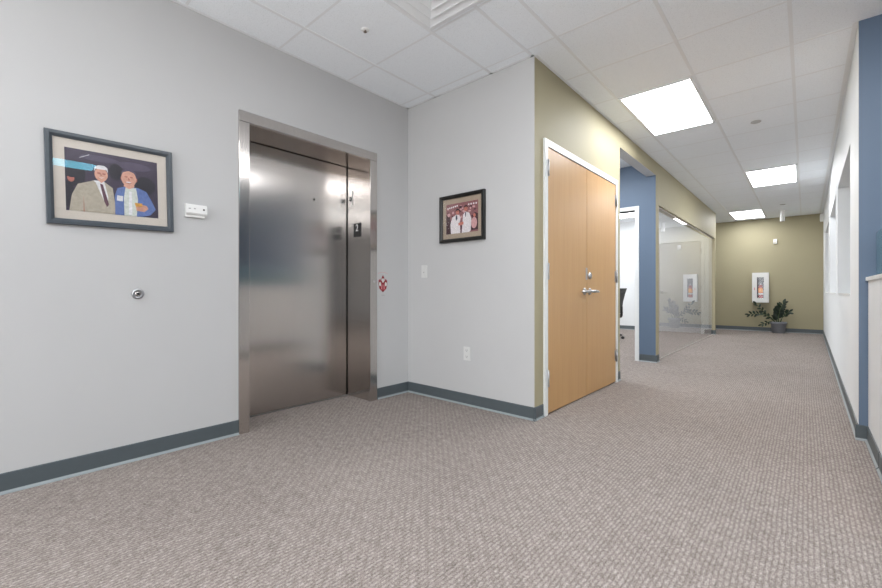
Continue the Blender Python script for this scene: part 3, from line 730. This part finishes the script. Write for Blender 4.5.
# ------------------------------------------------------------------ potted plant
pl = thing('potted_plant', 'grey pot with a leaning dark green plant below the white cabinet', 'potted plant', (-0.47, 12.48, 0))
MB().lathe([(0.118, 0.0), (0.122, 0.006), (0.142, 0.20), (0.158, 0.205), (0.160, 0.258), (0.148, 0.260), (0.140, 0.235)], (0, 0, 0), 2, 36, cap=False).lathe([(0.0, 0.001), (0.118, 0.0)], (0, 0, 0), 2, 36, cap=False).build('pot', plain('grey_pot', (124, 127, 134), 0.5, var=0.05), pl)
MB().lathe([(0.0, 0.246), (0.08, 0.244), (0.141, 0.238)], (0, 0, 0), 2, 24, cap=False).build('soil', plain('brown_soil', (78, 58, 48), 0.95, var=0.3, bump=0.5), pl)
green = plain('glossy_leaf', (25, 44, 29), 0.45, var=0.4, scale=14); stemm = plain('plant_stem', (70, 86, 52), 0.5)
def stalk(pts, n, L, first):
    Pt = [Vector(p) for p in pts]
    def at(s):
        x = s * (len(Pt) - 1); i = min(int(x), len(Pt) - 2); return Pt[i].lerp(Pt[i + 1], x - i), (Pt[i + 1] - Pt[i]).normalized()
    smooth = [at(i / 12)[0] for i in range(13)]
    st = MB().tube(smooth, [0.012 - 0.0006 * i for i in range(13)], 8).build('stem', stemm, pl)
    lv = MB(); lv.fix = False
    for i in range(n):
        s = first + (1 - first) * i / max(1, n - 1)
        p, d = at(min(s, 0.999)); side = 1 if i % 2 else -1
        view = Vector((0.15, -1, 0.1)).normalized()
        u = d.cross(view).normalized() * side
        ax = (u * 0.8 + d * 0.7 + Vector((random.uniform(-.2, .2), random.uniform(-.6, .4), random.uniform(-.1, .25)))).normalized()
        if i == n - 1: ax = d
        nn = ax.cross(d).normalized() if ax.cross(d).length > 0.05 else view
        wv = ax.cross(nn).normalized(); wv = (wv * 0.9 + nn * random.uniform(-.4, .4)).normalized(); nn = ax.cross(wv)
        ll = L * 1.15 * random.uniform(0.8, 1.1); rows = []
        for k in range(8):
            a = k / 7; hw = ll * 0.24 * math.sin(math.pi * min(1, a * 0.96 + 0.04)) ** 0.75; c = p + ax * (ll * a) + nn * (0.12 * ll * a * a)
            rows.append((c - wv * hw + nn * hw * 0.3, c, c + wv * hw + nn * hw * 0.3))
        vs = [x for r in rows for x in r]
        lv.add(vs, [(k * 3 + j, k * 3 + j + 1, k * 3 + j + 4, k * 3 + j + 3) for k in range(7) for j in range(2)], 0, True)
    lv.build('leaves', green, st)
stalk([(0.0, 0.0, 0.24), (0.0, 0.0, 0.40), (0.03, -0.02, 0.55), (0.085, -0.02, 0.70)], 15, 0.115, 0.15)
stalk([(-0.03, 0.03, 0.24), (-0.035, 0.02, 0.42), (-0.01, 0.04, 0.56)], 12, 0.11, 0.15)
stalk([(0.03, -0.04, 0.24), (0.07, -0.05, 0.36), (0.13, -0.06, 0.45), (0.19, -0.06, 0.50)], 9, 0.09, 0.4)
stalk([(-0.05, -0.03, 0.24), (-0.14, -0.05, 0.36), (-0.28, -0.06, 0.44), (-0.42, -0.06, 0.43), (-0.56, -0.05, 0.42)], 14, 0.085, 0.25)
stalk([(-0.06, 0.02, 0.24), (-0.16, 0.0, 0.36), (-0.26, -0.02, 0.48), (-0.41, -0.02, 0.66)], 8, 0.085, 0.55)
stalk([(-0.07, -0.05, 0.24), (-0.14, -0.10, 0.27), (-0.22, -0.14, 0.23), (-0.30, -0.16, 0.19)], 6, 0.08, 0.45)

# ------------------------------------------------------------------ office chair seen through the white door frame
ch = thing('office_chair', 'grey office chair behind the white door frame in the alcove', 'chair', (-3.10, 8.8, 0), 0)
cg = plain('chair_mesh_grey', (70, 72, 72), 0.7, var=0.1); cb = plain('chair_plastic', (38, 38, 40), 0.5)
# faces -x, back on the +x side
b = MB()
prof = [(0.23, 0.52), (0.215, 0.62), (0.23, 0.76), (0.27, 0.92), (0.315, 1.035)]
vs = []
for (x, z) in prof:
    for (yy, dx) in ((-0.23, -0.04), (-0.12, 0.0), (0.0, 0.012), (0.12, 0.0), (0.23, -0.04)): vs.append((x + dx, yy * (0.85 if z > 1.0 else 1), z))
n0 = len(vs); vs += [(x + 0.035, y, z) for (x, y, z) in vs]
fs = []
for i in range(4):
    for j in range(4):
        a = i * 5 + j; fs += [(a, a + 1, a + 6, a + 5), (n0 + a, n0 + a + 5, n0 + a + 6, n0 + a + 1)]
for i in range(4):
    fs += [(i * 5, i * 5 + 5, n0 + i * 5 + 5, n0 + i * 5), (i * 5 + 4, n0 + i * 5 + 4, n0 + i * 5 + 9, i * 5 + 9), (i, n0 + i, n0 + i + 1, i + 1), (20 + i, 21 + i, n0 + 21 + i, n0 + 20 + i)]
b.add(vs, fs, 0, True); b.build('backrest', cg, ch)
MB().bbox(-0.25, 0.22, -0.24, 0.24, 0.42, 0.50, 0.025).build('seat', cg, ch)
MB().tube([(0.05, 0, 0.41), (0.22, 0, 0.42), (0.275, 0, 0.48), (0.275, 0, 0.66)], 0.022).build('back_post', cb, ch)
for s in (-1, 1): MB().tube([(0.08, s * 0.20, 0.42), (0.08, s * 0.29, 0.46), (0.06, s * 0.29, 0.64)], 0.015).bbox(-0.10, 0.14, s * 0.29 - 0.035, s * 0.29 + 0.035, 0.64, 0.67, 0.01).build('armrest', cb, ch)
MB().lathe([(0.035, 0.10), (0.035, 0.22), (0.022, 0.23), (0.022, 0.42)], (0, 0, 0), 2, 16).build('gas_column', cb, ch)
for k in range(5):
    a = 2 * math.pi * k / 5 - 0.12; c, s = math.cos(a), math.sin(a)
    lg = MB().tube([(0.02 * c, 0.02 * s, 0.13), (0.16 * c, 0.16 * s, 0.105), (0.30 * c, 0.30 * s, 0.075)], [0.026, 0.021, 0.015]).build('leg', cb, ch)
    m = MB()
    for o in (-0.012, 0.012): m.lathe([(0.027, o - 0.008), (0.029, o - 0.005), (0.029, o + 0.005), (0.027, o + 0.008)], (0.31 * c, 0.31 * s, 0.030), 1, 16)
    m.build('caster', cb, lg)
